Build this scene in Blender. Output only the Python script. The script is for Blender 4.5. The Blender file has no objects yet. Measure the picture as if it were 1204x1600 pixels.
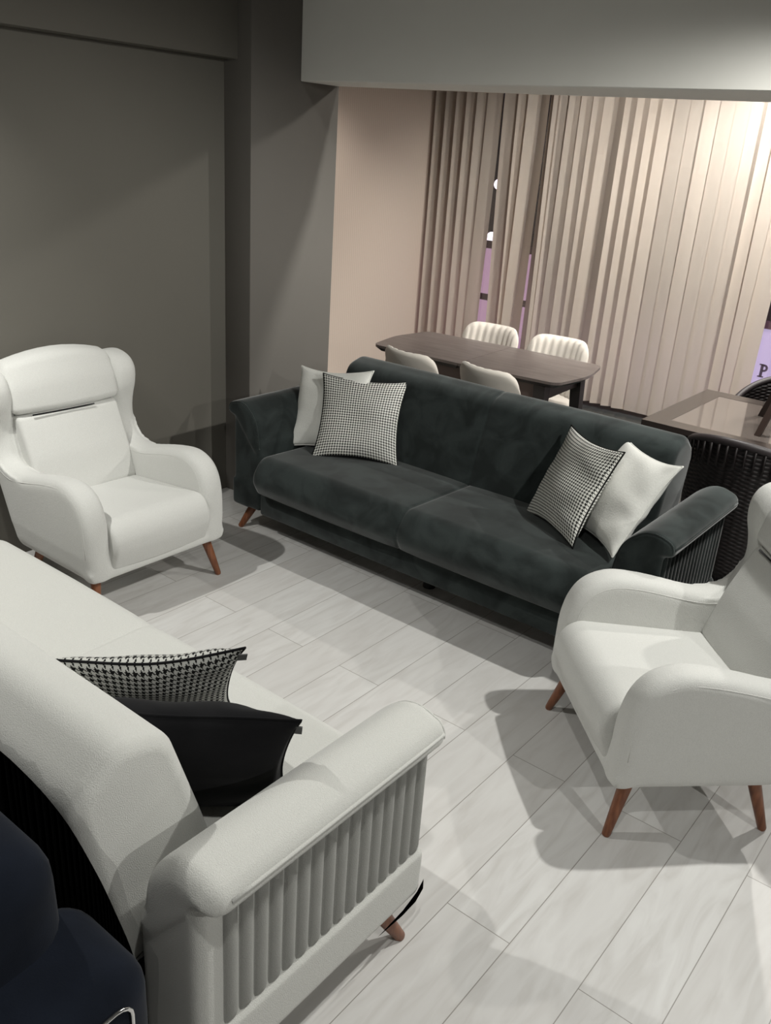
import bpy, bmesh, math, random
from mathutils import Vector, Matrix
from mathutils.bvhtree import BVHTree
random.seed(7)
PI = math.pi
SC = bpy.context.scene
COL = SC.collection

# ---------------------------------------------------------------- camera
F_PX, PITCH, ROLL, YAW, CAM_H = 1374.0, -0.3965, 0.0703, -0.6492, 1.9
cy_, sy_, cp_, sp_ = math.cos(YAW), math.sin(YAW), math.cos(PITCH), math.sin(PITCH)
fwd = Vector((sy_*cp_, cy_*cp_, sp_)); rgt0 = Vector((cy_, -sy_, 0)); up0 = rgt0.cross(fwd)
rgt = math.cos(ROLL)*rgt0 + math.sin(ROLL)*up0
upv = -math.sin(ROLL)*rgt0 + math.cos(ROLL)*up0
cd = bpy.data.cameras.new('camera'); cam = bpy.data.objects.new('camera', cd); COL.objects.link(cam)
M = Matrix((rgt, upv, -fwd)).transposed().to_4x4(); M.translation = Vector((0, 0, CAM_H))
cam.matrix_world = M
cd.sensor_fit = 'VERTICAL'; cd.sensor_height = 36; cd.lens = F_PX/1600*36; cd.clip_start = .02
SC.camera = cam

# ---------------------------------------------------------------- world, lights, exposure
w = bpy.data.worlds.new('world'); SC.world = w; w.use_nodes = True
w.node_tree.nodes['Background'].inputs[0].default_value = (.06, .05, .09, 1)
w.node_tree.nodes['Background'].inputs[1].default_value = .4
SC.view_settings.view_transform = 'Standard'; SC.view_settings.look = 'None'
SC.view_settings.gamma = 1; SC.view_settings.use_curve_mapping = False
SC.view_settings.exposure = 0.95

def spot(name, loc, watts, target=None, cone=120, blend=.6, rad=.03, col=(1, .995, .945)):
    l = bpy.data.lights.new(name, 'SPOT'); l.energy = watts; l.spot_size = math.radians(cone)
    l.spot_blend = blend; l.shadow_soft_size = rad; l.color = col
    o = bpy.data.objects.new(name, l); COL.objects.link(o); o.location = loc
    d = Vector(target)-Vector(loc) if target else Vector((0, 0, -1))
    o.rotation_euler = d.to_track_quat('-Z', 'Y').to_euler()
    return o
CZ = 2.62
spot('ceiling_spot_centre', (-.2, 3.1, CZ), 90, (-1.6, 2.5, 0), 120, .5)
spot('ceiling_spot_washer', (-3.05, 1.30, CZ), 22, (-3.6, 1.65, 1.35), 62, .9)
spot('ceiling_spot_wall', (-3.1, .9, CZ), 76, (-2.7, 1.0, 0), 106, .7)
spot('ceiling_spot_side', (2.6, 1.3, CZ), 78, (-.9, 1.4, .1), 78, .5)
spot('ceiling_spot_front', (-.3, .5, CZ), 30, (-1.3, 1.2, .4), 140, .5)
spot('rear_spot_beam', (-1.5, 4.3, CZ), 80, (-1.9, 3.6, 0), 140, .6)
spot('rear_spot_table', (-.36, 4.95, 2.5), 54, (-1.8, 4.0, 0), 145, .5, .03, (1, .97, .91))
spot('rear_spot_far', (-2.3, 4.9, CZ), 55, (-2.7, 6.6, .6), 115, .5, .03, (1, .96, .91))
spot('rear_spot_blinds', (-1.35, 5.75, 2.5), 105, (-2.5, 6.6, .2), 128, .7, .04, (1, .96, .90))
spot('rear_spot_window', (-1.95, 6.15, CZ), 17, (-2.1, 6.66, 1.2), 120, .7, .04, (1, .97, .92))
spot('rear_spot_corner', (-4.0, 4.7, CZ), 28, (-4.7, 4.9, .3), 112, .7, .04, (1, .92, .85))

# ---------------------------------------------------------------- material helpers
def mat(name, color, rough=.8, spec=.3, metal=0.0):
    m = bpy.data.materials.new(name); m.use_nodes = True
    b = m.node_tree.nodes['Principled BSDF']
    b.inputs['Base Color'].default_value = (*color, 1); b.inputs['Roughness'].default_value = rough
    b.inputs['Specular IOR Level'].default_value = spec; b.inputs['Metallic'].default_value = metal
    return m
def nd(m, t, **kw):
    n = m.node_tree.nodes.new(t)
    for k, v in kw.items(): setattr(n, k, v)
    return n
def lk(m, a, b): m.node_tree.links.new(a, b)
def bsdf(m): return m.node_tree.nodes['Principled BSDF']
def math_(m, op, a, b=None, c=None):
    n = nd(m, 'ShaderNodeMath', operation=op)
    for i, v in enumerate((a, b, c)):
        if v is None: continue
        if isinstance(v, (int, float)): n.inputs[i].default_value = v
        else: lk(m, v, n.inputs[i])
    return n.outputs[0]
def objco(m): return nd(m, 'ShaderNodeTexCoord').outputs['Object']
def noise(m, scale, detail=3, co=None, rough=.5):
    n = nd(m, 'ShaderNodeTexNoise'); n.inputs['Scale'].default_value = scale
    n.inputs['Detail'].default_value = detail; n.inputs['Roughness'].default_value = rough
    lk(m, co or objco(m), n.inputs['Vector']); return n.outputs['Fac']
def mixc(m, fac, a, b):
    n = nd(m, 'ShaderNodeMix', data_type='RGBA')
    if isinstance(fac, (int, float)): n.inputs[0].default_value = fac
    else: lk(m, fac, n.inputs[0])
    for i, v in ((6, a), (7, b)):
        if isinstance(v, tuple): n.inputs[i].default_value = (*v, 1)
        else: lk(m, v, n.inputs[i])
    return n.outputs[2]
def bump(m, h, strength=.3, dist=.003):
    n = nd(m, 'ShaderNodeBump'); n.inputs['Strength'].default_value = strength; n.inputs['Distance'].default_value = dist
    lk(m, h, n.inputs['Height']); lk(m, n.outputs[0], bsdf(m).inputs['Normal'])
def ramp(m, fac, stops):
    n = nd(m, 'ShaderNodeValToRGB'); e = n.color_ramp.elements
    e[0].position, e[0].color = stops[0][0], (*stops[0][1], 1)
    e[1].position, e[1].color = stops[-1][0], (*stops[-1][1], 1)
    for p, c in stops[1:-1]:
        x = e.new(p); x.color = (*c, 1)
    lk(m, fac, n.inputs[0]); return n.outputs[0]

def fabric(name, c, scale=260, bs=.35, var=.12, mott=.06, sheen=.2):
    m = mat(name, c, .95, .1)
    n1 = noise(m, scale, 4); n2 = noise(m, 6, 2)
    dark = tuple(x*(1-var) for x in c); lite = tuple(min(1, x*(1+var*.6)) for x in c)
    a = mixc(m, n1, dark, lite)
    b = mixc(m, math_(m, 'MULTIPLY', n2, mott*2), a, tuple(x*.8 for x in c))
    lk(m, b, bsdf(m).inputs['Base Color']); bump(m, n1, bs, .004)
    bsdf(m).inputs['Sheen Weight'].default_value = sheen
    return m
BOUCLE = fabric('ivory_boucle', (.62, .62, .595), 330, .35, .16)
BOUCLE2 = fabric('ivory_sofa_boucle', (.60, .60, .57), 420, .4, .18)
PILLOWW = fabric('white_velvet', (.76, .76, .72), 160, .25, .12)
DINEF = fabric('cream_dining_fabric', (.54, .50, .45), 200, .15, .06)
TAUPE = fabric('taupe_fabric', (.2, .15, .12), 200, .15, .08)
def suede(name, c1, c2, sheen=.35):
    m = mat(name, c1, .9, .15)
    n = nd(m, 'ShaderNodeTexNoise'); n.inputs['Scale'].default_value = 6.5; n.inputs['Detail'].default_value = 5
    n.inputs['Distortion'].default_value = .8; lk(m, objco(m), n.inputs['Vector'])
    f = noise(m, 300, 3)
    a = ramp(m, n.outputs['Fac'], [(.38, c1), (.62, c2)])
    b = mixc(m, math_(m, 'MULTIPLY', f, .5), a, c1)
    lk(m, b, bsdf(m).inputs['Base Color']); bump(m, f, .15, .002)
    bsdf(m).inputs['Sheen Weight'].default_value = sheen
    bsdf(m).inputs['Sheen Roughness'].default_value = .4
    return m
SUEDE = suede('charcoal_suede', (.013, .017, .0165), (.034, .043, .042))
DARKP = suede('black_velvet', (.006, .006, .007), (.010, .010, .011), .05)
NAVY = suede('navy_velvet', (.004, .006, .011), (.007, .010, .018), .05)
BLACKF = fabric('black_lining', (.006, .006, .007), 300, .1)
WOOD = mat('walnut_leg', (.2, .075, .035), .38, .5)
_n = nd(WOOD, 'ShaderNodeTexNoise'); _n.inputs['Scale'].default_value = 14
_mp = nd(WOOD, 'ShaderNodeMapping'); _mp.inputs['Scale'].default_value = (6, 6, .8)
lk(WOOD, objco(WOOD), _mp.inputs['Vector']); lk(WOOD, _mp.outputs[0], _n.inputs['Vector'])
lk(WOOD, ramp(WOOD, _n.outputs['Fac'], [(.3, (.13, .042, .018)), (.7, (.24, .09, .04))]), bsdf(WOOD).inputs['Base Color'])
BLACKP = mat('black_plastic', (.01, .01, .01), .5)
BLACKW = mat('black_stained_wood', (.012, .010, .010), .45, .4)
STOOLW = mat('dark_brown_wood', (.03, .017, .013), .4, .5)
CHROME = mat('chrome', (.75, .75, .75), .15, .5, 1.0)

def hound(name, cells, white=(.62, .62, .58)):
    m = mat(name, (.5, .5, .5), .9, .1)
    uv = nd(m, 'ShaderNodeTexCoord').outputs['UV']
    s = nd(m, 'ShaderNodeSeparateXYZ'); lk(m, uv, s.inputs[0])
    N = cells*8
    i = math_(m, 'FLOOR', math_(m, 'MULTIPLY', s.outputs[0], N)); j = math_(m, 'FLOOR', math_(m, 'MULTIPLY', s.outputs[1], N))
    wi = math_(m, 'LESS_THAN', math_(m, 'MODULO', i, 8), 3.5); wj = math_(m, 'LESS_THAN', math_(m, 'MODULO', j, 8), 3.5)
    tw = math_(m, 'LESS_THAN', math_(m, 'MODULO', math_(m, 'ADD', i, j), 4), 1.5)
    a = math_(m, 'MULTIPLY', tw, wi); b = math_(m, 'MULTIPLY', math_(m, 'SUBTRACT', 1, tw), wj)
    f = math_(m, 'ADD', a, b)
    lk(m, mixc(m, f, white, (.012, .012, .012)), bsdf(m).inputs['Base Color'])
    bump(m, noise(m, 300), .2, .002)
    return m
HOUND = hound('houndstooth', 26, (.50, .50, .47))
HOUND2 = hound('fine_houndstooth', 32, (.76, .76, .71))

def wallpaint(name, c, var=.04, sc=3):
    m = mat(name, c, .85, .2)
    n = noise(m, sc, 4)
    lk(m, mixc(m, n, tuple(x*(1-var) for x in c), tuple(x*(1+var) for x in c)), bsdf(m).inputs['Base Color'])
    bump(m, noise(m, 120, 3), .06, .002)
    return m
WGREY = wallpaint('grey_wall_paint', (.135, .127, .110))
WCOL = wallpaint('slate_column_paint', (.145, .135, .122))
WBEAM = wallpaint('pale_grey_paint', (.80, .79, .745))
WCREAM = wallpaint('cream_wallpaper', (.56, .47, .40))
# fine vertical wallpaper stripes
_s = nd(WCREAM, 'ShaderNodeSeparateXYZ'); lk(WCREAM, objco(WCREAM), _s.inputs[0])
_v = math_(WCREAM, 'SINE', math_(WCREAM, 'MULTIPLY', _s.outputs[1], 260))
lk(WCREAM, mixc(WCREAM, math_(WCREAM, 'MULTIPLY_ADD', _v, .5, .5), (.54, .455, .385), (.60, .51, .44)), bsdf(WCREAM).inputs['Base Color'])

# laminate planks: run along Y, joints staggered by half
def planks():
    m = mat('pale_oak_laminate', (.6, .59, .56), .42, .4)
    s = nd(m, 'ShaderNodeSeparateXYZ'); lk(m, objco(m), s.inputs[0])
    PW, PL = .1985, 1.352
    u = math_(m, 'DIVIDE', math_(m, 'ADD', s.outputs[0], .9005+40*PW), PW)   # seam at x=-.9005
    row = math_(m, 'FLOOR', u)
    par = math_(m, 'MODULO', row, 2)
    v = math_(m, 'DIVIDE', math_(m, 'ADD', s.outputs[1], math_(m, 'MULTIPLY_ADD', par, PL/2, 20*PL-1.589)), PL)
    colm = math_(m, 'FLOOR', v)
    fu = math_(m, 'FRACT', u); fv = math_(m, 'FRACT', v)
    eu = math_(m, 'MULTIPLY', math_(m, 'MINIMUM', fu, math_(m, 'SUBTRACT', 1, fu)), PW)
    ev = math_(m, 'MULTIPLY', math_(m, 'MINIMUM', fv, math_(m, 'SUBTRACT', 1, fv)), PL)
    e = math_(m, 'MINIMUM', eu, ev)
    seam = math_(m, 'LESS_THAN', e, .0013)
    wn = nd(m, 'ShaderNodeTexWhiteNoise', noise_dimensions='2D'); c = nd(m, 'ShaderNodeCombineXYZ')
    lk(m, row, c.inputs[0]); lk(m, colm, c.inputs[1]); lk(m, c.outputs[0], wn.inputs[0])
    # grain, offset per plank
    c2 = nd(m, 'ShaderNodeCombineXYZ')
    lk(m, math_(m, 'MULTIPLY', s.outputs[0], 7), c2.inputs[0]); lk(m, math_(m, 'MULTIPLY', s.outputs[1], 1.1), c2.inputs[1])
    lk(m, math_(m, 'MULTIPLY', wn.outputs[0], 30), c2.inputs[2])
    g = nd(m, 'ShaderNodeTexNoise'); g.inputs['Scale'].default_value = 2.6; g.inputs['Detail'].default_value = 6
    g.inputs['Distortion'].default_value = 1.4; lk(m, c2.outputs[0], g.inputs['Vector'])
    base = ramp(m, g.outputs['Fac'], [(.3, (.55, .535, .515)), (.5, (.625, .615, .60)), (.72, (.68, .675, .66))])
    tone = mixc(m, math_(m, 'MULTIPLY', wn.outputs[0], .45), base, (.54, .52, .50))
    kn = nd(m, 'ShaderNodeTexVoronoi'); kn.inputs['Scale'].default_value = 1.1
    c3 = nd(m, 'ShaderNodeCombineXYZ'); lk(m, math_(m, 'MULTIPLY', s.outputs[0], 2.2), c3.inputs[0]); lk(m, s.outputs[1], c3.inputs[1])
    lk(m, c3.outputs[0], kn.inputs['Vector'])
    knot = math_(m, 'MULTIPLY', math_(m, 'LESS_THAN', kn.outputs['Distance'], .03), .25)
    tone = mixc(m, knot, tone, (.3, .28, .25))
    lk(m, mixc(m, math_(m, 'MULTIPLY', seam, .7), tone, (.16, .14, .12)), bsdf(m).inputs['Base Color'])
    return m
FLOORM = planks()
FLOORD = mat('dark_tile', (.035, .04, .04), .25, .5)

# ---------------------------------------------------------------- geometry helpers
def link(name, me, m=None, parent=None, smooth=True):
    o = bpy.data.objects.new(name, me); COL.objects.link(o)
    if m: me.materials.append(m)
    if parent: o.parent = parent
    if smooth:
        for p in me.polygons: p.use_smooth = True
    return o
def from_bm(name, bm, m=None, parent=None, smooth=True, sharp=None):
    bmesh.ops.recalc_face_normals(bm, faces=bm.faces[:])
    me = bpy.data.meshes.new(name); bm.to_mesh(me); bm.free()
    o = link(name, me, m, parent, smooth)
    if smooth and sharp: me.set_sharp_from_angle(angle=math.radians(sharp))
    return o
def empty(name, loc, rz=0, label=None, cat=None, group=None):
    o = bpy.data.objects.new(name, None); COL.objects.link(o); o.location = loc; o.rotation_euler = (0, 0, rz)
    o.empty_display_size = .1
    if label: o['label'] = label
    if cat: o['category'] = cat
    if group: o['group'] = group
    return o
def tag(o, label, cat, group=None):
    o['label'] = label; o['category'] = cat
    if group: o['group'] = group
    return o
def dup(o, parent=None):
    c = o.copy(); COL.objects.link(c)
    if parent is not None: c.parent = parent
    for ch in list(o.children): dup(ch, c)
    return c
def box(bm, x0, x1, y0, y1, z0, z1):
    v = [bm.verts.new((x, y, z)) for z in (z0, z1) for y in (y0, y1) for x in (x0, x1)]
    for f in ((0, 2, 3, 1), (4, 5, 7, 6), (0, 1, 5, 4), (2, 6, 7, 3), (0, 4, 6, 2), (1, 3, 7, 5)):
        bm.faces.new([v[i] for i in f])
    return v
def boxobj(name, dims, m, parent=None, bev=0, kind=None, seg=2):
    bm = bmesh.new(); box(bm, *dims)
    if bev: bmesh.ops.bevel(bm, geom=bm.edges[:], offset=bev, segments=seg, profile=.5, affect='EDGES')
    o = from_bm(name, bm, m, parent, bev > 0, 40)
    if kind: o['kind'] = kind
    return o
def prism(bm, pts, z0, z1):
    a = [bm.verts.new((x, y, z0)) for x, y in pts]; b = [bm.verts.new((x, y, z1)) for x, y in pts]
    bm.faces.new(a[::-1]); bm.faces.new(b); n = len(pts)
    for i in range(n): bm.faces.new((a[i], a[(i+1) % n], b[(i+1) % n], b[i]))
def rounded(pts, seg=6):
    """pts (x, y, r) closed -> dense list"""
    out = []; n = len(pts)
    for i in range(n):
        p0, p1, p2 = Vector(pts[i-1][:2]), Vector(pts[i][:2]), Vector(pts[(i+1) % n][:2])
        r = pts[i][2] if len(pts[i]) > 2 else 0
        if r <= 0: out.append(tuple(p1)); continue
        a = (p0-p1); b = (p2-p1); la, lb = a.length, b.length; a.normalize(); b.normalize()
        ang = a.angle(b); t = min(r/math.tan(ang/2), la*.49, lb*.49); r2 = t*math.tan(ang/2)
        bis = (a+b).normalized(); c = p1+bis*(r2/math.sin(ang/2))
        s = p1+a*t; e = p1+b*t
        a0 = math.atan2(s.y-c.y, s.x-c.x); a1 = math.atan2(e.y-c.y, e.x-c.x); d = a1-a0
        while d > PI: d -= 2*PI
        while d < -PI: d += 2*PI
        for k in range(seg+1):
            q = a0+d*k/seg; out.append((c.x+r2*math.cos(q), c.y+r2*math.sin(q)))
    return out
def densify(pts, step):
    out = []; n = len(pts)
    for i in range(n):
        a, b = Vector(pts[i]), Vector(pts[(i+1) % n]); k = max(1, int((b-a).length/step))
        for j in range(k): out.append(tuple(a.lerp(b, j/k)))
    return out
def catmull(pts, seg=6, closed=False):
    out = []; n = len(pts)
    P = lambda i: Vector(pts[i % n]) if closed else Vector(pts[max(0, min(n-1, i))])
    for i in range(n if closed else n-1):
        a, b, c, d = P(i-1), P(i), P(i+1), P(i+2)
        for k in range(seg):
            t = k/seg
            out.append(tuple(.5*((2*b)+(c-a)*t+(2*a-5*b+4*c-d)*t*t+(3*b-a-3*c+d)*t**3)))
    if not closed: out.append(tuple(P(n-1)))
    return out
def inset_fn(prof):
    n = len(prof); area = sum(prof[i][0]*prof[(i+1) % n][1]-prof[(i+1) % n][0]*prof[i][1] for i in range(n))
    s = 1 if area > 0 else -1; nr = []
    for i in range(n):
        a, b, c = Vector(prof[i-1]), Vector(prof[i]), Vector(prof[(i+1) % n])
        e1 = (b-a); e2 = (c-b)
        e1 = e1.normalized() if e1.length > 1e-9 else Vector((0, 0)); e2 = e2.normalized() if e2.length > 1e-9 else Vector((0, 0))
        t = (e1+e2)
        t = t.normalized() if t.length > 1e-9 else e1
        nr.append(Vector((-t.y, t.x))*s)
    return lambda d: [(prof[i][0]+nr[i].x*d, prof[i][1]+nr[i].y*d) for i in range(n)]
def sweep(prof, stations, mp, bm=None):
    """prof: closed (a,b); stations: (t, inset); mp(t,a,b)->xyz"""
    bm = bm or bmesh.new(); f = inset_fn(prof); rings = []
    for t, d in stations:
        rings.append([bm.verts.new(mp(t, a, b)) for a, b in f(d)])
    n = len(prof)
    for r0, r1 in zip(rings, rings[1:]):
        for i in range(n): bm.faces.new((r0[i], r0[(i+1) % n], r1[(i+1) % n], r1[i]))
    bm.faces.new(rings[0][::-1]); bm.faces.new(rings[-1])
    return bm
def ends(t0, t1, r, seg=6, mid=2, puff=0, r2=None):
    """stations with quarter-round ends"""
    r2 = r if r2 is None else r2; out = []
    for k in range(seg+1):
        q = k/seg*PI/2; out.append((t0+r*(1-math.sin(q)) if False else t0+r*(1-math.cos(q)), r*(1-math.sin(q))))
    for k in range(1, mid):
        s = k/mid; out.append((t0+r+(t1-r2-t0-r)*s, -puff*math.sin(PI*s)))
    for k in range(seg, -1, -1):
        q = k/seg*PI/2; out.append((t1-r2*(1-math.cos(q)), r2*(1-math.sin(q))))
    return out
def tube(bm, pts, rad, n=8, closed=False, taper=None):
    pts = [Vector(p) for p in pts]; rings = []; N = len(pts); prev = None
    for i, p in enumerate(pts):
        a = pts[i-1] if (i > 0 or closed) else p; b = pts[(i+1) % N] if (i < N-1 or closed) else p
        t = (b-a).normalized()
        if prev is None:
            u = t.orthogonal().normalized()
        else:
            u = (prev-t*prev.dot(t)); u = u.normalized() if u.length > 1e-6 else t.orthogonal().normalized()
        prev = u; v = t.cross(u); r = rad if taper is None else taper[i]
        rings.append([bm.verts.new(p+(u*math.cos(2*PI*k/n)+v*math.sin(2*PI*k/n))*r) for k in range(n)])
    R = list(zip(rings, rings[1:])) + ([(rings[-1], rings[0])] if closed else [])
    for r0, r1 in R:
        for k in range(n): bm.faces.new((r0[k], r0[(k+1) % n], r1[(k+1) % n], r1[k]))
    if not closed: bm.faces.new(rings[0][::-1]); bm.faces.new(rings[-1])
    return bm
def remesh(bm, name, m, parent, voxel=.01, it=6, fac=.5):
    bmesh.ops.recalc_face_normals(bm, faces=bm.faces[:])
    me = bpy.data.meshes.new('tmp'); bm.to_mesh(me); bm.free()
    t = bpy.data.objects.new('tmp', me); COL.objects.link(t)
    r = t.modifiers.new('r', 'REMESH'); r.mode = 'VOXEL'; r.voxel_size = voxel
    s = t.modifiers.new('s', 'SMOOTH'); s.iterations = it; s.factor = fac
    dg = bpy.context.evaluated_depsgraph_get(); dg.update()
    me2 = bpy.data.meshes.new_from_object(t.evaluated_get(dg)); me2.name = name
    bpy.data.objects.remove(t); bpy.data.meshes.remove(me)
    me2.materials.clear()
    return link(name, me2, m, parent, True)
def leg(parent, top, bot, r0, r1, m, name='leg', n=20):
    bm = bmesh.new(); t, b = Vector(top), Vector(bot)
    pts = [t, t.lerp(b, .5), t.lerp(b, .97), b]; tube(bm, pts, 0, n, False, [r0, (r0+r1)/2, r1, r1*.8])
    return from_bm(name, bm, m, parent, True, 50)

# ---------------------------------------------------------------- the room
XW, XC, YC0, YC1 = -3.605, -3.415, 3.21, 3.84      # left wall, column face, column front and back
XR, YW = -4.84, 6.82                               # rear cream wall, window wall
ZB, ZC = 2.157, 2.78
def struct(name, dims, m, bev=0): return boxobj(name, dims, m, None, bev, 'structure')
struct('floor', (XW-.1, 4.2, -3.2, 3.72, -.1, 0), FLOORM)
struct('floor_rear', (XR-.1, 4.2, 3.72, YW+.1, -.1, 0), FLOORD)
struct('wall_left', (XW-.15, XW, -3.2, YC0, 0, ZC), WGREY)
struct('trim_1', (XW-.15, XC, YC0, YC1, 0, ZC), WCOL, .006)                 # the column
struct('wall_left_rear', (XR-.15, XR, YC1, YW, 0, ZC), WCREAM)
struct('wall_return', (XR-.15, XW-.15, YC1-.12, YC1, 0, ZC), WCREAM)
struct('wall_right', (4.2, 4.35, -3.2, YW, 0, ZC), WGREY)
struct('wall_back', (XW-.1, 4.2, -3.35, -3.2, 0, ZC), WGREY)
struct('ceiling', (XR-.15, 4.35, -3.35, YW+.15, ZC, ZC+.1), WGREY)
struct('trim_2', (XW, -3.505, -3.2, YC0, 2.222, ZC), WGREY, .003)           # ledge along the left wall
# the dropped beam, its rear face slightly askew
bm = bmesh.new(); prism(bm, [(XC, 3.545), (4.2, 3.545), (4.2, 4.12), (-1.27, 4.10), (-2.33, 4.02), (XC, 3.83)], ZB, ZC)
bmesh.ops.bevel(bm, geom=bm.edges[:], offset=.004, segments=1, affect='EDGES')
o = from_bm('trim_3', bm, WBEAM, None, False); o['kind'] = 'structure'
# window wall: sill, head and the jamb at the corner, mullions, glass
struct('wall_far', (XR, 4.2, YW, YW+.12, 0, .06), WCREAM)
struct('wall_far_head', (XR, 4.2, YW, YW+.12, 2.5, ZC), WCREAM)
FRAME = mat('dark_window_frame', (.05, .045, .05), .4)
wf = bmesh.new()
for x in (-4.82, -3.35, -2.3, -.9, .5, 2.0, 3.6): box(wf, x-.03, x+.03, YW+.02, YW+.09, .06, 2.5)
for z in (.06, 2.44): box(wf, XR, 4.2, YW+.02, YW+.09, z, z+.06)
o = from_bm('window_1', wf, FRAME, None, False); o['kind'] = 'structure'
GLASS = bpy.data.materials.new('window_glass'); GLASS.use_nodes = True
nt = GLASS.node_tree; nt.nodes.clear(); out = nt.nodes.new('ShaderNodeOutputMaterial'); mx = nt.nodes.new('ShaderNodeMixShader')
tr = nt.nodes.new('ShaderNodeBsdfTransparent'); gl = nt.nodes.new('ShaderNodeBsdfGlossy'); gl.inputs['Roughness'].default_value = .03
mx.inputs[0].default_value = .08; nt.links.new(tr.outputs[0], mx.inputs[1]); nt.links.new(gl.outputs[0], mx.inputs[2]); nt.links.new(mx.outputs[0], out.inputs[0])
g = boxobj('pane', (XR, 4.2, YW+.05, YW+.056, .06, 2.5), GLASS, o)

# outside: lit lilac sign boards below, dark street above with a few lamps
def emis(name, c, s, base=(.2, .15, .25)):
    m = mat(name, base, .6); b = bsdf(m); b.inputs['Emission Color'].default_value = (*c, 1); b.inputs['Emission Strength'].default_value = s
    return m
LILAC = emis('lit_lilac_sign', (.44, .27, .38), .45); LILAC2 = emis('lit_violet_sign', (.42, .36, .55), .55)
PURP = mat('dark_plum_bar', (.07, .03, .06), .6); LAMPM = emis('street_lamp_glow', (1, .85, 1), 1.2)
INK = mat('dark_violet_lettering', (.05, .03, .09), .6)
s = empty('shop_sign', (-3.9, 7.02, 0), 0, 'backlit pink-lilac sign board seen through the gaps on the left of the blinds', 'sign')
boxobj('light_panel', (-.95, .16, 0, .06, -.02, 1.09), LILAC, s)
boxobj('crossbar', (-.95, .16, -.02, 0, .635, .69), PURP, s); boxobj('crossbar', (-.95, .16, -.02, .06, 1.09, 1.15), PURP, s)
s = empty('shop_sign', (-2.6, 7.02, 0), 0, 'backlit violet sign board with dark letters behind the right part of the blinds', 'sign')
boxobj('light_panel', (-1.1, 2.2, 0, .06, -.02, .80), LILAC2, s); boxobj('crossbar', (-1.1, 2.2, -.02, .06, .80, .85), PURP, s)
def letter_P(parent, x, z, h, y):
    bm = bmesh.new(); t = h*.2
    box(bm, x, x+t, y, y+.006, z, z+h); box(bm, x-t*.6, x+t*1.6, y, y+.006, z, z+t*.45); box(bm, x-t*.6, x+t, y, y+.006, z+h-t*.45, z+h)
    n = 14; rings = []
    for k in range(n+1):
        q = PI/2-PI*k/n; rings.append([bm.verts.new((x+t*1.2+rr*math.cos(q)*1.05, y+yy, z+h*.72+rr*math.sin(q))) for rr, yy in ((h*.28, 0), (h*.28, .006), (h*.13, .006), (h*.13, 0))])
    for a, b in zip(rings, rings[1:]):
        for k in range(4): bm.faces.new((a[k], a[(k+1) % 4], b[(k+1) % 4], b[k]))
    box(bm, x+t*.5, x+t*1.3, y, y+.006, z+h*.85, z+h); box(bm, x+t*.5, x+t*1.3, y, y+.006, z+h*.44, z+h*.59)
    return from_bm('letter', bm, INK, parent, False)
letter_P(s, .765, .435, .1, -.008)
STREET = mat('night_facade', (.03, .025, .04), .8)
tag(boxobj('street_facade', (-7.5, 5, 9.6, 9.8, 0, 5), STREET), 'dark building front across the street at night', 'building')
tag(boxobj('pavement', (-7.5, 5, YW+.3, 9.6, -.12, -.02), STREET), 'dark pavement outside the window', 'pavement')['kind'] = 'structure'
for x, z, sz, lab in ((-5.19, 1.578, .055, 'white globe lamp across the street, upper of the two seen through the blind gap'),
                      (-5.215, 1.045, .055, 'white globe lamp across the street, lower of the two, just above the lilac sign')):
    bm = bmesh.new(); bmesh.ops.create_uvsphere(bm, u_segments=16, v_segments=10, radius=sz)
    o = from_bm('street_lamp', bm, LAMPM); o.location = (x, 8.4, z)
    boxobj('bracket', (-.015, .015, .02, 1.2, -.015, .015), FRAME, o)
    tag(o, lab, 'lamp')

# ---------------------------------------------------------------- vertical blinds
BL = bpy.data.materials.new('blind_fabric'); BL.use_nodes = True
b = bsdf(BL); b.inputs['Base Color'].default_value = (.75, .70, .63, 1); b.inputs['Roughness'].default_value = .8
nt = BL.node_tree; tl = nt.nodes.new('ShaderNodeBsdfTranslucent'); tl.inputs[0].default_value = (.55, .36, .26, 1)
mx = nt.nodes.new('ShaderNodeMixShader'); mx.inputs[0].default_value = .2
nt.links.new(b.outputs[0], mx.inputs[1]); nt.links.new(tl.outputs[0], mx.inputs[2]); nt.links.new(mx.outputs[0], nt.nodes['Material Output'].inputs[0])
blind = empty('vertical_blind', (0, 6.66, 0), 0, 'cream fabric vertical blind with uneven twisted slats across the shop window', 'blind')
boxobj('head_rail', (-4.82, 1.2, -.03, .03, 2.40, 2.45), mat('rail_white', (.6, .58, .54), .4), blind)
# (x, twist degrees at top, twist at bottom, sideways drift of the foot)
SL = [(-4.76, 66, 62, 0), (-4.655, 64, 62, 0), (-4.55, 62, 60, 0), (-4.445, 58, 44, 0), (-4.34, 48, 26, 0), (-4.235, 22, 10, -.03),
      (-4.075, 26, 34, .05), (-3.955, 52, 66, .03), (-3.865, 54, 60, -.02), (-3.775, -32, -26, -.03), (-3.69, -28, -24, 0), (-3.635, 40, 40, .02),
      (-3.50, 36, 8, -.015), (-3.40, 40, 26, 0), (-3.30, 42, 22, 0), (-3.21, 44, 44, -.02), (-3.13, -34, -22, 0), (-3.05, 56, 48, 0),
      (-2.95, 44, 38, 0), (-2.85, 42, 34, 0), (-2.755, 30, 24, 0), (-2.65, 4, 3, 0), (-2.545, 3, 2, 0), (-2.44, 16, 9, -.008),
      (-2.335, 3, 3, 0), (-2.23, 2, 3, 0), (-2.125, 3, 3, 0), (-2.03, 54, 52, 0), (-1.93, 3, 4, 0), (-1.825, 3, 20, -.03)]
for k in range(24): SL.append((-1.50+.108*k, 12, 12, 0))
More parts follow.
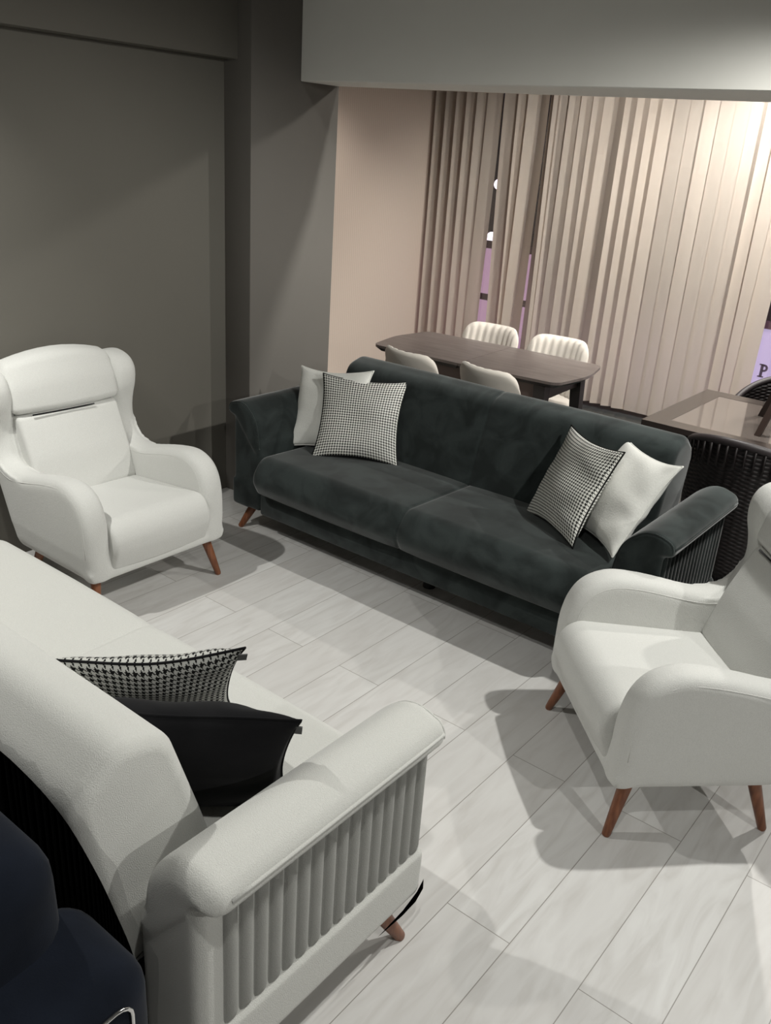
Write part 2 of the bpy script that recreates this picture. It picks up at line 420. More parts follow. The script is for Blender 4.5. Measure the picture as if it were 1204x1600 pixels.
for x, a0, a1, dr in SL:
    bm = bmesh.new(); NZ = 14; NW = 5; g = []; wd = .127
    ph = random.uniform(-.6, .6); cvk = .004 if abs(a0) > 10 else .0; ph2 = .003 if abs(a0) > 10 else .0
    for i in range(NZ+1):
        t = i/NZ; z = 2.40-t*(2.40-.035); tt = t*t*(3-2*t)
        a = math.radians(a0+(a1-a0)*tt); row = []
        for j in range(NW):
            u = (j/(NW-1)-.5)*wd; cv = cvk*(1-(2*j/(NW-1)-1)**2)
            row.append(bm.verts.new((x+dr*tt+u*math.cos(a)+cv*math.sin(a), u*math.sin(a)-cv*math.cos(a)+ph2*math.sin(3*t+ph), z)))
        g.append(row)
    for i in range(NZ):
        for j in range(NW-1): bm.faces.new((g[i][j], g[i][j+1], g[i+1][j+1], g[i+1][j]))
    bmesh.ops.solidify(bm, geom=bm.faces[:], thickness=.0012)
    from_bm('slat', bm, BL, blind, True, 40)

# ---------------------------------------------------------------- sofas
def make_sofa(name, loc, rz, F, label):
    t = empty(name, loc, rz, label, 'sofa')
    def xm(x, y, z): return (x, y, z)
    # base box with recessed black gap above
    boxobj('base', (-.93, .93, .10, .80, .13, .262), F, t, .012)
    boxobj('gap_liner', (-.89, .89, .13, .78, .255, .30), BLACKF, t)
    # seat, one pad with a pulled seam in the middle
    sp = densify(rounded([(.035, .272, .03), (-.012, .36, .09), (.06, .462, .075), (.60, .447, .02), (.60, .285, .02)], 7), .05)
    st = ends(-.905, .905, .05, 7, 2)[:8]
    for x in (-.7, -.45, -.2, -.1, -.05, -.02, -.008, 0, .008, .02, .05, .1, .2, .45, .7):
        a = abs(x); st.append((x, .006*math.exp(-(a/.006)**2)+.003*math.exp(-(a/.05)**2)-.003*math.sin(PI*min(1, a/.85))))
    st += ends(-.905, .905, .05, 7, 2)[-8:]
    from_bm('seat', sweep(sp, st, xm), F, t)
    # backrest: leaning slab with a big rounded crest
    bp = densify(rounded([(.535, .40, .03), (.595, .60, .3), (.672, .835, .085), (.79, .868, .08), (.90, .785, .085), (.81, .30, .03), (.58, .30, .02)], 8), .05)
    st = ends(-.895, .895, .035, 6, 2)[:7]
    for x in (-.7, -.4, -.2, -.06, -.02, -.008, 0, .008, .02, .06, .2, .4, .7):
        a = abs(x); st.append((x, .005*math.exp(-(a/.006)**2)+.002*math.exp(-(a/.05)**2)-.002*math.sin(PI*min(1, a/.85))))
    st += ends(-.895, .895, .035, 6, 2)[-7:]
    from_bm('backrest', sweep(bp, st, xm), F, t)
    for s in (-1, 1):
        # arm body and overhanging rolled cap, cross-sections (x, z), fused into one upholstered form
        def side(pts): return densify([(s*a, b) for a, b in rounded(pts, 7)], .04)
        cap = [(.925, .46, .03), (.950, .625, .15), (1.050, .705, .14), (1.150, .672, .045), (1.153, .618, .022), (1.10, .606, .02), (.96, .44, .03)]
        bm = sweep(side(cap), ends(.088, .805, .02, 5, 3, 0, .045), lambda y, a, b: (a, y, b))
        sweep(side([(.925, .145, .02), (.925, .50, .06), (1.0, .63, .05), (1.112, .63, .02), (1.112, .145, .02)]), ends(.095, .80, .014, 5, 3, 0, .03), lambda y, a, b: (a, y, b), bm)
        sweep(side([(1.0, .142, .02), (1.0, .29, .015), (1.126, .285, .012), (1.124, .142, .02)]), ends(.092, .802, .014, 5, 3, 0, .03), lambda y, a, b: (a, y, b), bm)
        arm = remesh(bm, 'armrest', F, t, .0075, 3, .5)
        # pleated outer panel
        bm = bmesh.new(); NP = 16; y0, y1 = .108, .745; g = []
        ny = NP*8
        for i in range(ny+1):
            y = y0+(y1-y0)*i/ny; fl = i/ny*NP; fr = fl-math.floor(fl)
            rel = .019*math.sqrt(max(0, 1-(2*fr-1)**2))**.8-.003
            row = []
            for z in (.612, .606, .59, .52, .45, .37, .312, .292, .286):
                e = 1.0 if .30 < z < .60 else (.7 if z in (.606, .292) else .1)
                row.append(bm.verts.new((s*(1.107+rel*e), y, z)))
            g.append(row)
        for i in range(ny):
            for j in range(8): bm.faces.new((g[i][j], g[i+1][j], g[i+1][j+1], g[i][j+1]))
        bmesh.ops.solidify(bm, geom=bm.faces[:], thickness=.003)
        from_bm('pleated_panel', bm, F, arm)
        # piping over the front edge and along the lip
        bvh = BVHTree.FromPolygons([v.co for v in arm.data.vertices], [tuple(p.vertices) for p in arm.data.polygons])
        cp = rounded(cap, 7); n0 = len(cp)
        arc = [(s*a, .090, b) for a, b in cp[:n0] if (b > .47 and a < 1.152 and b > .46+.9*(a-.97)*0) and not (b < .63 and a > 1.0)]
        arc = [bvh.find_nearest(Vector(p))[0] for p in arc]; lip = [bvh.find_nearest(Vector((s*1.16, y, .650)))[0] for y in (.098, .2, .3, .4, .5, .6, .7, .755)]
        tube(bm := bmesh.new(), arc, .0035, 8); from_bm('piping', bm, F, arm)
        tube(bm := bmesh.new(), lip, .0045, 8); from_bm('piping', bm, F, arm)
        for yy, sy in ((.20, -1), (.70, 1)):
            leg(t, (s*1.055, yy-.01*sy, .15), (s*1.103, yy+sy*.07, 0), .026, .015, WOOD)
    # hidden middle support foot
    bm = bmesh.new(); tube(bm, [(0, .30, .14), (0, .30, .05), (0, .30, 0)], .03, 16, False, [.026, .026, .03]); from_bm('support_foot', bm, BLACKP, t, True, 40)
    return t
gs = make_sofa('sofa', (-2.04, 2.765, 0), 0, SUEDE, 'charcoal grey suede three-seat sofa against the column, facing the room')
ws = make_sofa('sofa', (-2.03, 1.545, 0), PI, BOUCLE2, 'ivory boucle sofa with pleated arm in the foreground, opposite the charcoal sofa')
# torn black corner guard under the ivory sofa's front corner
bm = bmesh.new(); 
pts = [(-1.128, .088, .185), (-1.128, .115, .160), (-1.128, .17, .142), (-1.128, .27, .134), (-1.128, .17, .124), (-1.128, .115, .128), (-1.128, .086, .150)]
vs = [bm.verts.new(p) for p in pts]; bm.faces.new(vs); bmesh.ops.solidify(bm, geom=bm.faces[:], thickness=.006)
o = from_bm('corner_guard', bm, BLACKP, ws, False); o['label'] = 'torn black plastic edge'

# ---------------------------------------------------------------- wing armchairs
def make_armchair(name, loc, rz, label):
    t = empty(name, loc, rz, label, 'armchair')
    side = [(.0, .19), (.0, .30), (.004, .41), (.026, .495), (.072, .553), (.15, .582), (.24, .576), (.34, .556), (.43, .534), (.50, .524), (.565, .530), (.614, .558),
            (.642, .612), (.648, .67), (.640, .725), (.626, .78), (.628, .85), (.662, .905), (.73, .930), (.79, .915), (.815, .86), (.78, .75), (.72, .60), (.655, .45), (.585, .28), (.56, .20), (.50, .185), (.25, .185), (.03, .185)]
    prof = catmull([Vector((a, b)) for a, b in side], 4, True)
    bm = bmesh.new()
    for s in (-1, 1):
        st = ends(.240, .362, .044, 6, 2)
        sweep(prof, st, lambda x, a, b: (s*x, a, b), bm)
    # outer back slab
    xs = [-.30+.06*i for i in range(11)]; rings = []
    for x in xs:
        zt = .935-.02*(x/.3)**2
        rings.append([bm.verts.new((x, y, z)) for y, z in ((.50, .19), (.56, .19), (.655, .45), (.735, .66), (.80, .85), (.795, zt), (.74, zt), (.70, .80), (.60, .5))])
    for r0, r1 in zip(rings, rings[1:]):
        n = len(r0)
        for i in range(n): bm.faces.new((r0[i], r0[(i+1) % n], r1[(i+1) % n], r1[i]))
    bm.faces.new(rings[0][::-1]); bm.faces.new(rings[-1])
    box(bm, -.30, .30, .012, .54, .188, .30); box(bm, -.350, .350, .002, .545, .186, .226)
    shell = remesh(bm, 'frame', BOUCLE, t, .009, 10, .5)
    me = shell.data
    def flare(x, y, z):   # wings open a little, arms bow outwards, foot tucks in
        k = max(0, min(1, (z-.55)/.3)); f = 1+.05*k*max(0, min(1, (.80-y)/.15))
        return Vector((x*f*(1-.035*max(0, (.30-z)/.12)), y, z))
    for v in me.vertices: v.co = flare(*v.co)
    # seat cushion
    sp = densify(rounded([(.004, .222, .012), (-.042, .34, .14), (.015, .432, .08), (.57, .375, .02), (.57, .23, .02)], 7), .04)
    from_bm('seat', sweep(sp, ends(-.250, .250, .022, 6, 8, .008), lambda x, a, b: (x, a, b)), BOUCLE, t)
    # lower back cushion and the headrest cushion above it
    lp = densify(rounded([(.475, .36, .03), (.535, .55, .4), (.612, .722, .03), (.74, .735, .01), (.62, .36, .02)], 6), .04)
    def arch(x, a, b, h=.03): return (x, a+.012*(x/.24)**2, b-h*(x/.24)**2*max(0, min(1, (b-.80)/.15)))
    from_bm('back_cushion', sweep(lp, ends(-.250, .250, .02, 6, 8, .006), arch), BOUCLE, t)
    hp = densify(rounded([(.600, .728, .03), (.628, .86, .3), (.672, .965, .055), (.775, .985, .055), (.775, .73, .01)], 7), .04)
    from_bm('headrest', sweep(hp, ends(-.268, .268, .035, 6, 8, .006), arch), BOUCLE, t)
    # dark slit between them
    bm = bmesh.new(); tube(bm, [(x, .600+.012*(x/.24)**2, .728) for x in (-.19, -.10, -.03, .04, .11)], .0035, 6); from_bm('seam_slit', bm, BLACKF, t)
    # welt following the outer and inner face of each arm and wing
    bvh = BVHTree.FromPolygons([v.co for v in me.vertices], [tuple(p.vertices) for p in me.polygons])
    ins = inset_fn(prof)(.030)
    for s in (-1, 1):
        for x in (.345, .24):
            line = []
            for i in range(4, 18*4):
                h = bvh.find_nearest(flare(s*x, *ins[i]))
                if h[0] is not None: line.append(h[0])
            line = line[::2]
            line = [line[0]]+[(line[i-1]+line[i]*2+line[i+1])/4 for i in range(1, len(line)-1)]+[line[-1]]
            bm = tube(bmesh.new(), line, .0016, 6); from_bm('welt', bm, BOUCLE, shell)
    for s in (-1, 1):
        leg(t, (s*.285, .075, .20), (s*.325, .018, 0), .023, .0135, WOOD)
        leg(t, (s*.275, .47, .20), (s*.315, .53, 0), .023, .0135, WOOD)
    return t
ac1 = make_armchair('wing_armchair', (-2.79, 2.125, 0), math.radians(90), 'ivory wingback armchair against the grey wall at the left')
ac2 = make_armchair('wing_armchair', (-.930, 2.348, 0), math.radians(-45.5), 'ivory wingback armchair at the right, cut by the frame edge')

# ---------------------------------------------------------------- cushions
def make_pillow(name, m, corner_tag, size, loc, eul, label, group=None, pipem=None, thick=.066, seed=0, sag=.0):
    t = empty(name, loc, 0, label, 'cushion', group); t.rotation_euler = [math.radians(a) for a in eul]
    rnd = random.Random(seed); N = 30; h = size/2; bm = bmesh.new(); uvl = bm.loops.layers.uv.new('UV')
    ph = [rnd.uniform(0, 6) for _ in range(6)]
    def P(u, v, sd):
        cx = 1.06-.135*(1-v*v)**.9; cz = 1.06-.135*(1-u*u)**.9
        x = h*u*(cx if abs(u) > .0 else 1); z = h*v*cz
        k = ((1-u**2)*(1-v**2))
        th = thick*(max(0, k)**.48)*(1+.05*math.sin(5*u+ph[0])+.05*math.sin(5*v+ph[1]))
        e = max(abs(u), abs(v)); wr = .004*math.sin(9*u*v+ph[2]+4*v)*max(0, k)**.3 + .003*math.sin(16*v+3*u+ph[3])*max(0, e-.4)*max(0, k)**.2
        return (x+sag*v*v*h*.1, sd*(th+wr if k > 0 else 0)+.006*math.sin(3*u+ph[4])*abs(v)+.004*math.sin(3*v+ph[5])*abs(u), z)
    grids = {}
    def key(i, j, sd): return (i, j, 0) if i in (0, N) or j in (0, N) else (i, j, sd)
    def rem(i):  # denser near the edge
        u = -1+2*i/N; return math.sin(u*PI/2)*.75+u*.25
    for sd in (-1, 1):
        for i in range(N+1):
            for j in range(N+1):
                k = key(i, j, sd)
                if k not in grids: grids[k] = bm.verts.new(P(rem(i), rem(j), sd))
    for sd in (-1, 1):
        for i in range(N):
            for j in range(N):
                q = [(i, j), (i+1, j), (i+1, j+1), (i, j+1)]
                f = bm.faces.new([grids[key(a, b_, sd)] for a, b_ in (q if sd < 0 else q[::-1])])
                for l, (a, b_) in zip(f.loops, (q if sd < 0 else q[::-1])): l[uvl].uv = (rem(a)*.5+.5, rem(b_)*.5+.5)
    me = bpy.data.meshes.new('cover'); bm.to_mesh(me)
    edge = [P(rem(i), -1, 0) for i in range(N)]+[P(1, rem(j), 0) for j in range(N)]+[P(rem(N-i), 1, 0) for i in range(N)]+[P(-1, rem(N-j), 0) for j in range(N)]
    bm.free(); link('cover', me, m, t)
    bm = bmesh.new(); tube(bm, edge, .0035, 6, True); from_bm('piping', bm, pipem or m, t)
    if corner_tag:
        s = 1 if corner_tag[0] > 0 else -1
        bm = bmesh.new(); x0 = h*.985*s; z0 = h*corner_tag[1]
        box(bm, min(x0, x0+s*.022), max(x0, x0+s*.022), -.0012, .0012, z0-.018, z0+.018)
        from_bm('label_tag', bm, mat('tag_cloth', (.12, .12, .12), .8), t, False)
    return t
GL_ = 'cushions on the charcoal sofa'
make_pillow('cushion', PILLOWW, None, .405, (-2.845, 3.215, .645), (-28, -6, 10), 'plain white cushion at the left end of the charcoal sofa, behind the houndstooth one', None, None, .062, 1)
make_pillow('cushion', HOUND2, None, .41, (-2.655, 3.235, .635), (-30, 0, 30), 'houndstooth cushion in front of the white one at the charcoal sofa left end', None, None, .062, 2)
make_pillow('cushion', HOUND2, None, .405, (-1.47, 3.20, .645), (-24, -3, -34), 'black and white houndstooth cushion near the right end of the charcoal sofa', None, None, .062, 3)
make_pillow('cushion', PILLOWW, None, .41, (-1.265, 3.235, .645), (-34, -4, -38), 'plain white cushion against the right arm of the charcoal sofa', None, None, .07, 4)
make_pillow('cushion', HOUND, (1, .88), .415, (-1.545, 1.12, .615), (37, 1, 53), 'houndstooth cushion with black edging leaning on the back of the ivory sofa', None, DARKP, .055, 5)
make_pillow('cushion', DARKP, (1, .88), .465, (-1.295, 1.03, .60), (30, 4, 40), 'plain black velvet cushion in the corner of the ivory sofa by its arm', None, None, .088, 6)

# ---------------------------------------------------------------- navy sofa behind the ivory one
nv = empty('sofa', (-1.73, .115, 0), 0, 'navy velvet sofa with chrome trim behind the ivory sofa, lower left corner', 'sofa')
def nvpad(name, prof, x0, x1, r, m=NAVY):
    return from_bm(name, sweep(densify(prof, .05), ends(x0, x1, r, 6, 2), lambda x, a, b: (x, a, b)), m, nv)
for x0, x1 in ((.64, .875), (-1.45, -1.215)):
    nvpad('armrest', rounded([(-.45, .10, .03), (-.45, .64, .09), (.50, .70, .08), (.505, .10, .03)], 8), x0, x1, .06)
nvpad('backrest', rounded([(.14, .36, .05), (.21, .86, .10), (.44, .885, .09), (.455, .36, .05)], 8), -1.14, .745, .085)
nvpad('seat', rounded([(-.42, .16, .03), (-.46, .42, .06), (.20, .43, .02), (.20, .16, .02)], 6), -1.20, .635, .04)
# black rear panel with a curved shoulder
bm = bmesh.new(); pr = catmull([Vector(p) for p in [(-1.40, .81), (-.4, .82), (.3, .825), (.48, .82), (.60, .79), (.685, .73), (.735, .675), (.785, .60), (.815, .48)]], 5)
top = [bm.verts.new((x, .515, z)) for x, z in pr]; bot = [bm.verts.new((x, .515, .12)) for x, z in pr]
for i in range(len(pr)-1): bm.faces.new((top[i], top[i+1], bot[i+1], bot[i]))
bmesh.ops.solidify(bm, geom=bm.faces[:], thickness=.03)
from_bm('rear_panel', bm, BLACKF, nv, True, 40)
bm = bmesh.new(); xr = .879
path = [(xr, -.38, .30), (xr, -.38, .56), (xr, -.372, .58), (xr, -.35, .59)]+[(xr, -.35+.765*k/10, .598+.046*k/10) for k in range(1, 11)]
path += [(xr, .415+.028*math.sin(q), .616+.028*math.cos(q)) for q in (.4, .8, 1.2, 1.57)]+[(xr, .443, .5), (xr, .443, .20)]
tube(bm, path, .0035, 8); from_bm('chrome_trim', bm, CHROME, nv)['label'] = 'thin chrome trim line'
for x in (-1.35, .74):
    for y in (-.35, .42): leg(nv, (x, y, .12), (x, y, 0), .02, .015, BLACKW)
# clear plastic wrap hanging on the ivory sofa's rear edge
PL = bpy.data.materials.new('clear_plastic'); PL.use_nodes = True; nt = PL.node_tree; nt.nodes.clear()
out = nt.nodes.new('ShaderNodeOutputMaterial'); mx = nt.nodes.new('ShaderNodeMixShader'); tr = nt.nodes.new('ShaderNodeBsdfTransparent'); gl = nt.nodes.new('ShaderNodeBsdfGlossy')
gl.inputs['Roughness'].default_value = .2; gl.inputs['Color'].default_value = (.8, .8, .85, 1); mx.inputs[0].default_value = .22
nt.links.new(tr.outputs[0], mx.inputs[1]); nt.links.new(gl.outputs[0], mx.inputs[2]); nt.links.new(mx.outputs[0], out.inputs[0])
bm = bmesh.new(); g = []
def wrap_top(x):
    P = [(-1.6, .835), (-1.22, .836), (-1.09, .81), (-1.01, .755), (-.96, .70), (-.91, .62)]
    for (x0, z0), (x1, z1) in zip(P, P[1:]):
        if x <= x1: return z0+(z1-z0)*(x-x0)/(x1-x0)
    return P[-1][1]
for i in range(25):
    x = -1.40+.50*i/24; row = []
    for j in range(10):
        z = wrap_top(x)+.008*math.sin(i*1.7)-.30*j/9
        row.append(bm.verts.new((x, .642+.004*math.sin(i*1.1+j*.7), z)))
    g.append(row)
for i in range(24):
    for j in range(9): bm.faces.new((g[i][j], g[i+1][j], g[i+1][j+1], g[i][j+1]))
PLASTIC_BM = bm
tag(from_bm('plastic_wrap', bm, PL), 'crumpled clear plastic wrap between the ivory sofa back and the navy sofa', 'plastic wrap')

# ---------------------------------------------------------------- dining table and its chairs
VEN = mat('grey_brown_veneer', (.10, .08, .075), .3, .5)
_n = nd(VEN, 'ShaderNodeTexNoise'); _n.inputs['Scale'].default_value = 5; _n.inputs['Detail'].default_value = 6
_mp = nd(VEN, 'ShaderNodeMapping'); _mp.inputs['Scale'].default_value = (1, 6, 1); lk(VEN, objco(VEN), _mp.inputs[0]); lk(VEN, _mp.outputs[0], _n.inputs['Vector'])
lk(VEN, ramp(VEN, _n.outputs['Fac'], [(.3, (.07, .055, .052)), (.7, (.125, .105, .098))]), bsdf(VEN).inputs['Base Color'])
dt = empty('dining_table', (-2.765, 4.535, 0), math.radians(3.5), 'extending dining table with grey-brown top and black legs behind the charcoal sofa', 'table')
for x0, x1 in ((-.66, -.0015), (.0015, .66)):
    s = -1 if x0 < -.1 else 1
    pts = rounded([(s*.0015, -.335, 0), (s*.615, -.315, .06), (s*.672, 0, .5), (s*.615, .315, .06), (s*.0015, .335, 0)], 6)
    bm = bmesh.new(); prism(bm, pts, .747, .762); from_bm('tabletop', bm, VEN, dt, False)
    bm = bmesh.new(); f = inset_fn(pts)
    a = [bm.verts.new((x, y, .7468)) for x, y in pts]; b_ = [bm.verts.new((x, y, .722)) for x, y in f(.035)]
    for i in range(len(pts)): bm.faces.new((a[i], a[(i+1) % len(pts)], b_[(i+1) % len(pts)], b_[i]))
    bm.faces.new(b_); bm.faces.new(a)
    from_bm('table_edge', bm, BLACKW, dt, False)
boxobj('apron', (-.50, .50, -.26, -.235, .63, .722), mat('brown_apron', (.07, .05, .045), .4), dt)
boxobj('apron', (-.50, .50, .235, .26, .63, .722), bpy.data.materials['brown_apron'], dt)
boxobj('apron', (-.515, -.49, -.26, .26, .63, .722), bpy.data.materials['brown_apron'], dt)
boxobj('apron', (.49, .515, -.26, .26, .63, .722), bpy.data.materials['brown_apron'], dt)
for sx in (-1, 1):
    for sy in (-1, 1):
        bm = bmesh.new()
        q = [(sx*.50, sy*.25, .72, .035), (sx*.54, sy*.275, 0, .02)]
        r = []
        for x, y, z, hw in q: r.append([bm.verts.new((x+a*hw, y+c*hw, z)) for a, c in ((-1, -1), (1, -1), (1, 1), (-1, 1))])
        for i in range(4): bm.faces.new((r[0][i], r[0][(i+1) % 4], r[1][(i+1) % 4], r[1][i]))
        bm.faces.new(r[0]); bm.faces.new(r[1][::-1]); from_bm('leg', bm, BLACKW, dt, False)
LEGL = mat('pale_chair_leg', (.35, .3, .26), .5)
def make_dining(F=DINEF, pleat=True):
    t = empty('dining_chair', (0, 0, 0))
    # curved backrest: wraps round the sitter; tufted on the inner face (front is -y)
    bm = bmesh.new(); NU, NV = 48, 14; fr, bk = [], []
    for i in range(NU+1):
        u = -1+2*i/NU; a = u*1.05; R = .235
        zt = .845-.012*math.cos(u*PI)*0-.10*abs(u)**6-.012*(1-u*u)
        rf, rb = [], []
        for j in range(NV+1):
            v = j/NV; z = .46+(zt-.46)*v
            wd = 1-.10*(1-v)**2
            th = .045*math.sqrt(max(.02, 1-abs(2*v-1)**8))*(1-.6*abs(u)**8)
            pl = .010*abs(math.sin(PI*(u+1)*4.5)) if pleat else 0
            lean = .10*v
            x = R*1.02*math.sin(a)*wd; y = .235*(math.cos(a))*.8+lean
            n = Vector((math.sin(a), math.cos(a)))
            rf.append(bm.verts.new((x-n.x*(th/2+pl*(1 if .05 < v < .97 else 0)), y-n.y*(th/2+pl), z))); rb.append(bm.verts.new((x+n.x*th/2, y+n.y*th/2, z)))
        fr.append(rf); bk.append(rb)
    for i in range(NU):
        for j in range(NV):
            bm.faces.new((fr[i][j], fr[i+1][j], fr[i+1][j+1], fr[i][j+1])); bm.faces.new((bk[i][j], bk[i][j+1], bk[i+1][j+1], bk[i+1][j]))
        bm.faces.new((fr[i][NV], fr[i+1][NV], bk[i+1][NV], bk[i][NV])); bm.faces.new((fr[i][0], bk[i][0], bk[i+1][0], fr[i+1][0]))
    for i in (0, NU):
        for j in range(NV): bm.faces.new((fr[i][j], fr[i][j+1], bk[i][j+1], bk[i][j]))
    from_bm('backrest', bm, F, t)
    sp = rounded([(-.22, -.20, .08), (.22, -.20, .08), (.20, .22, .14), (-.20, .22, .14)], 6)
    from_bm('seat', sweep(sp, ends(.40, .49, .03, 5, 2), lambda z, a, b: (a, b, z)), F, t)
    for sx in (-1, 1):
        for sy in (-1, 1): leg(t, (sx*.16, sy*.15, .41), (sx*.20, sy*.21, 0), .016, .010, LEGL, n=12)
    return t
dc = make_dining(); first = True
for x, y, rz, lab in ((-2.90, 4.20, 172, 'cream dining chair on the near side of the table, left of the two backs'),
                      (-2.40, 4.24, 172, 'cream dining chair on the near side of the table, right of the two backs'),
                      (-3.04, 4.83, 3, 'cream channel-tufted dining chair on the window side, left of the two'),
                      (-2.55, 4.86, 3, 'cream channel-tufted dining chair on the window side, right of the two')):
    c = dc if first else dup(dc); first = False
    c.location = (x, y, 0); c.rotation_euler = (0, 0, math.radians(rz)); tag(c, lab, 'chair', 'cream dining chairs around the extending table')

# taupe rounded stool end showing behind the charcoal sofa
t = empty('pouf', (-3.31, 4.0, 0), 0, 'taupe pouf peeking out behind the left end of the charcoal sofa', 'pouf')
bm = bmesh.new(); pr = [(.0, .615), (.06, .61), (.105, .59), (.135, .56), (.15, .51)]
def lathe(bm, pr, n=28):
    rg = [[bm.verts.new((r*math.cos(2*PI*k/n), r*math.sin(2*PI*k/n), z)) for k in range(n)] if r > 1e-6 else [bm.verts.new((0, 0, z))] for r, z in pr]
    for a, b_ in zip(rg, rg[1:]):
        for k in range(n):
            if len(a) == 1: bm.faces.new((a[0], b_[k], b_[(k+1) % n]))
            elif len(b_) == 1: bm.faces.new((a[k], b_[0], a[(k+1) % n]))
            else: bm.faces.new((a[k], b_[k], b_[(k+1) % n], a[(k+1) % n]))
lathe(bm, pr+[(0, .50)]); from_bm('cushion_top', bm, TAUPE, t)
bm = bmesh.new(); lathe(bm, [(0, .50), (.145, .50), (.14, .30), (.12, .02), (.11, 0), (0, 0)]); from_bm('body', bm, BLACKW, t, True, 40)

# ---------------------------------------------------------------- wicker table, rattan chairs, stool on the table
def rattan(name, horiz=True, sc=1.0):
    m = mat(name, (.010, .007, .007), .5, .3)
    s = nd(m, 'ShaderNodeTexCoord').outputs['UV']; x = nd(m, 'ShaderNodeSeparateXYZ'); lk(m, s, x.inputs[0])
    a = math_(m, 'SINE', math_(m, 'MULTIPLY', x.outputs[1], 330*sc)); b_ = math_(m, 'SINE', math_(m, 'MULTIPLY', x.outputs[0], 85*sc))
    h = math_(m, 'MULTIPLY', a, b_)
    lk(m, ramp(m, math_(m, 'MULTIPLY_ADD', h, .5, .5), [(.2, (.003, .002, .002)), (.9, (.014, .010, .010))]), bsdf(m).inputs['Base Color'])
    bump(m, h, .8, .003); return m
RAT = rattan('dark_rattan')
RIM = mat('dark_rattan_rim', (.022, .017, .018), .5, .4)
wt = empty('wicker_table', (-1.10, 4.50, 0), 0, 'square dark wicker table with inset glass top near the window', 'table')
FR = mat('table_frame_brown', (.035, .027, .024), .25, .5); GTOP = mat('smoky_glass_top', (.12, .10, .09), .06, .7)
bm = bmesh.new(); h = .45; i_ = .345
for (x0, x1, y0, y1) in ((-h, h, -h, -i_), (-h, h, i_, h), (-h, -i_, -i_, i_), (i_, h, -i_, i_)): box(bm, x0, x1, y0, y1, .715, .742)
from_bm('top_frame', bm, FR, wt, False)
boxobj('glass_panel', (-i_, i_, -i_, i_, .722, .741), GTOP, wt)
def uvbox(name, dims, m, parent):
    o = boxobj(name, dims, m, parent); me = o.data; uv = me.uv_layers.new(name='UV')
    for p in me.polygons:
        for li in p.loop_indices:
            c = me.vertices[me.loops[li].vertex_index].co; n = p.normal
            uv.data[li].uv = ((c.y if abs(n.x) > .5 else c.x), c.z if abs(n.z) < .5 else c.y)
    return o
uvbox('wicker_skirt', (-.44, .44, -.44, .44, .60, .714), RAT, wt)
for sx in (-1, 1):
    for sy in (-1, 1): uvbox('leg', (sx*.40-.035, sx*.40+.035, sy*.40-.035, sy*.40+.035, 0, .60), RAT, wt)
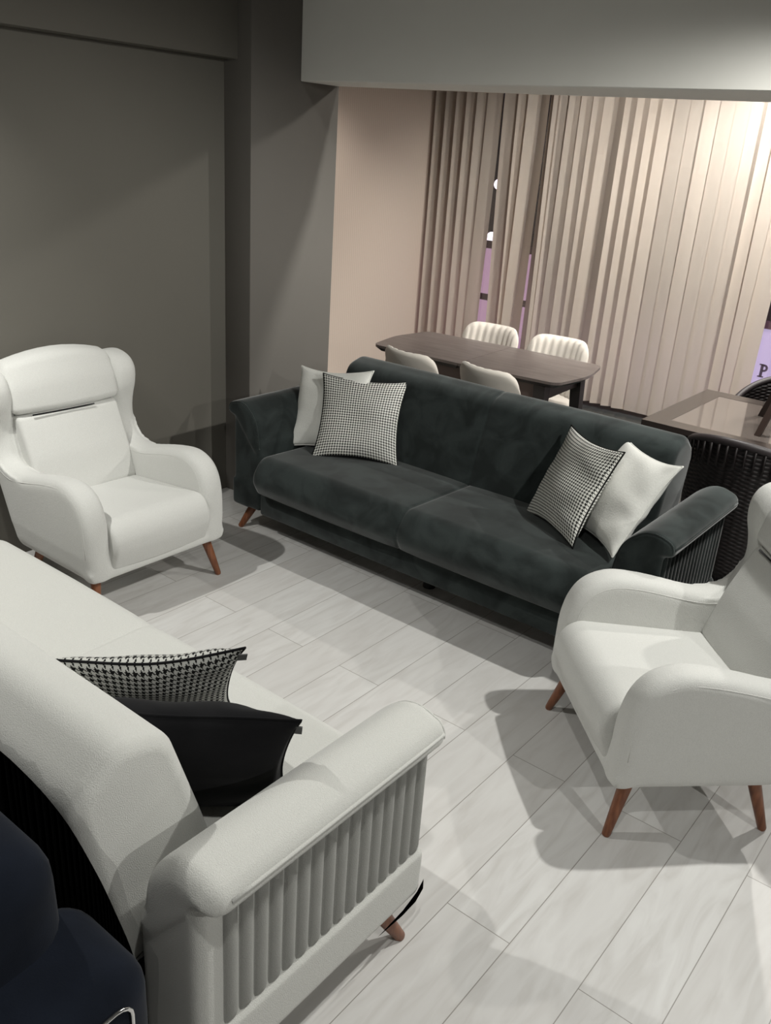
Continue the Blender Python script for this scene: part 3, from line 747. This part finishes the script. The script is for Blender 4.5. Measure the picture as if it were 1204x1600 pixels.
def make_rattan():
    t = empty('rattan_chair', (0, 0, 0))
    bm = bmesh.new(); uvl = bm.loops.layers.uv.new('UV'); NU, NV = 56, 16; fr, bk = [], []; rim = []
    def top(u): return .60+.225*math.cos(u*PI/2*.98)**.8
    for i in range(NU+1):
        u = -1+2*i/NU; a = u*1.75; ro = .30; rf = []; rb = []
        for j in range(NV+1):
            v = j/NV; z = .18+(top(u)-.18)*v; R = ro*(.88+.12*v)
            x = R*math.sin(a)*(1.0 if abs(a) < PI/2 else 1.0); y = R*math.cos(a)*.95+.04*v*math.cos(a)
            n = Vector((math.sin(a), math.cos(a)))
            rf.append((bm.verts.new((x-n.x*.012, y-n.y*.012, z)), (u*.55, z))); rb.append((bm.verts.new((x+n.x*.012, y+n.y*.012, z)), (u*.55, z)))
        rim.append(Vector((R*math.sin(a), R*math.cos(a)*.95+.04*math.cos(a), z))); fr.append(rf); bk.append(rb)
    def face(vs):
        f = bm.faces.new([v[0] for v in vs])
        for l, v in zip(f.loops, vs): l[uvl].uv = v[1]
    for i in range(NU):
        for j in range(NV):
            face((fr[i][j], fr[i+1][j], fr[i+1][j+1], fr[i][j+1])); face((bk[i][j], bk[i][j+1], bk[i+1][j+1], bk[i+1][j]))
        face((fr[i][NV], fr[i+1][NV], bk[i+1][NV], bk[i][NV])); face((fr[i][0], bk[i][0], bk[i+1][0], fr[i+1][0]))
    me = bpy.data.meshes.new('woven_back'); bmesh.ops.recalc_face_normals(bm, faces=bm.faces[:]); bm.to_mesh(me); bm.free(); link('woven_back', me, RAT, t)
    bm = bmesh.new(); tube(bm, rim, .019, 10); from_bm('rim', bm, RIM, t)
    # upright canes in the open band below the rim
    bm = bmesh.new()
    for i in range(4, NU-3, 2):
        p = rim[i]; d = Vector((p.x, p.y, 0)).normalized()*.016
        tube(bm, [p+d-Vector((0, 0, .012)), p+d*1.0-Vector((0, 0, .11))], .0055, 6)
    from_bm('upright_canes', bm, RAT, t)
    from_bm('seat', sweep(rounded([(-.25, -.24, .06), (.25, -.24, .06), (.24, .20, .16), (-.24, .20, .16)], 6), ends(.33, .42, .03, 4, 2), lambda z, a, b: (a, b, z)), BLACKF, t)
    for sx in (-1, 1):
        for sy in (-1, 1): leg(t, (sx*.2, sy*.18, .34), (sx*.23, sy*.22, 0), .016, .014, BLACKW, n=10)
    return t
rc = make_rattan(); rc.location = (-.98, 4.045-.13, 0); rc.rotation_euler = (0, 0, math.radians(178))
rc.location = (-.98, 4.06, 0)
tag(rc, 'dark rattan tub chair between the charcoal sofa and the wicker table', 'chair')
rc2 = dup(rc); rc2.location = (-1.12, 5.02, 0); rc2.rotation_euler = (0, 0, math.radians(2)); tag(rc2, 'dark rattan tub chair on the window side of the wicker table', 'chair')
st = empty('wooden_stool', (-.90, 4.45, .742), 0, 'dark wooden stool standing on the wicker table, only its legs in view', 'stool')
for x, y in ((-.154, -.203), (-.254, .18), (.16, -.18), (.15, .2)):
    bm = bmesh.new(); r = []
    for X_, Y_, Z_, hw in ((x*.45, y*.45, .42, .017), (x, y, 0, .014)): r.append([bm.verts.new((X_+a*hw, Y_+c*hw, Z_)) for a, c in ((-1, -1), (1, -1), (1, 1), (-1, 1))])
    for i in range(4): bm.faces.new((r[0][i], r[0][(i+1) % 4], r[1][(i+1) % 4], r[1][i]))
    bm.faces.new(r[0]); bm.faces.new(r[1][::-1]); from_bm('leg', bm, STOOLW, st, False)
bm = bmesh.new(); lathe(bm, [(0, .45), (.12, .45), (.13, .44), (.13, .42), (0, .42)]); from_bm('seat', bm, STOOLW, st, True, 40)
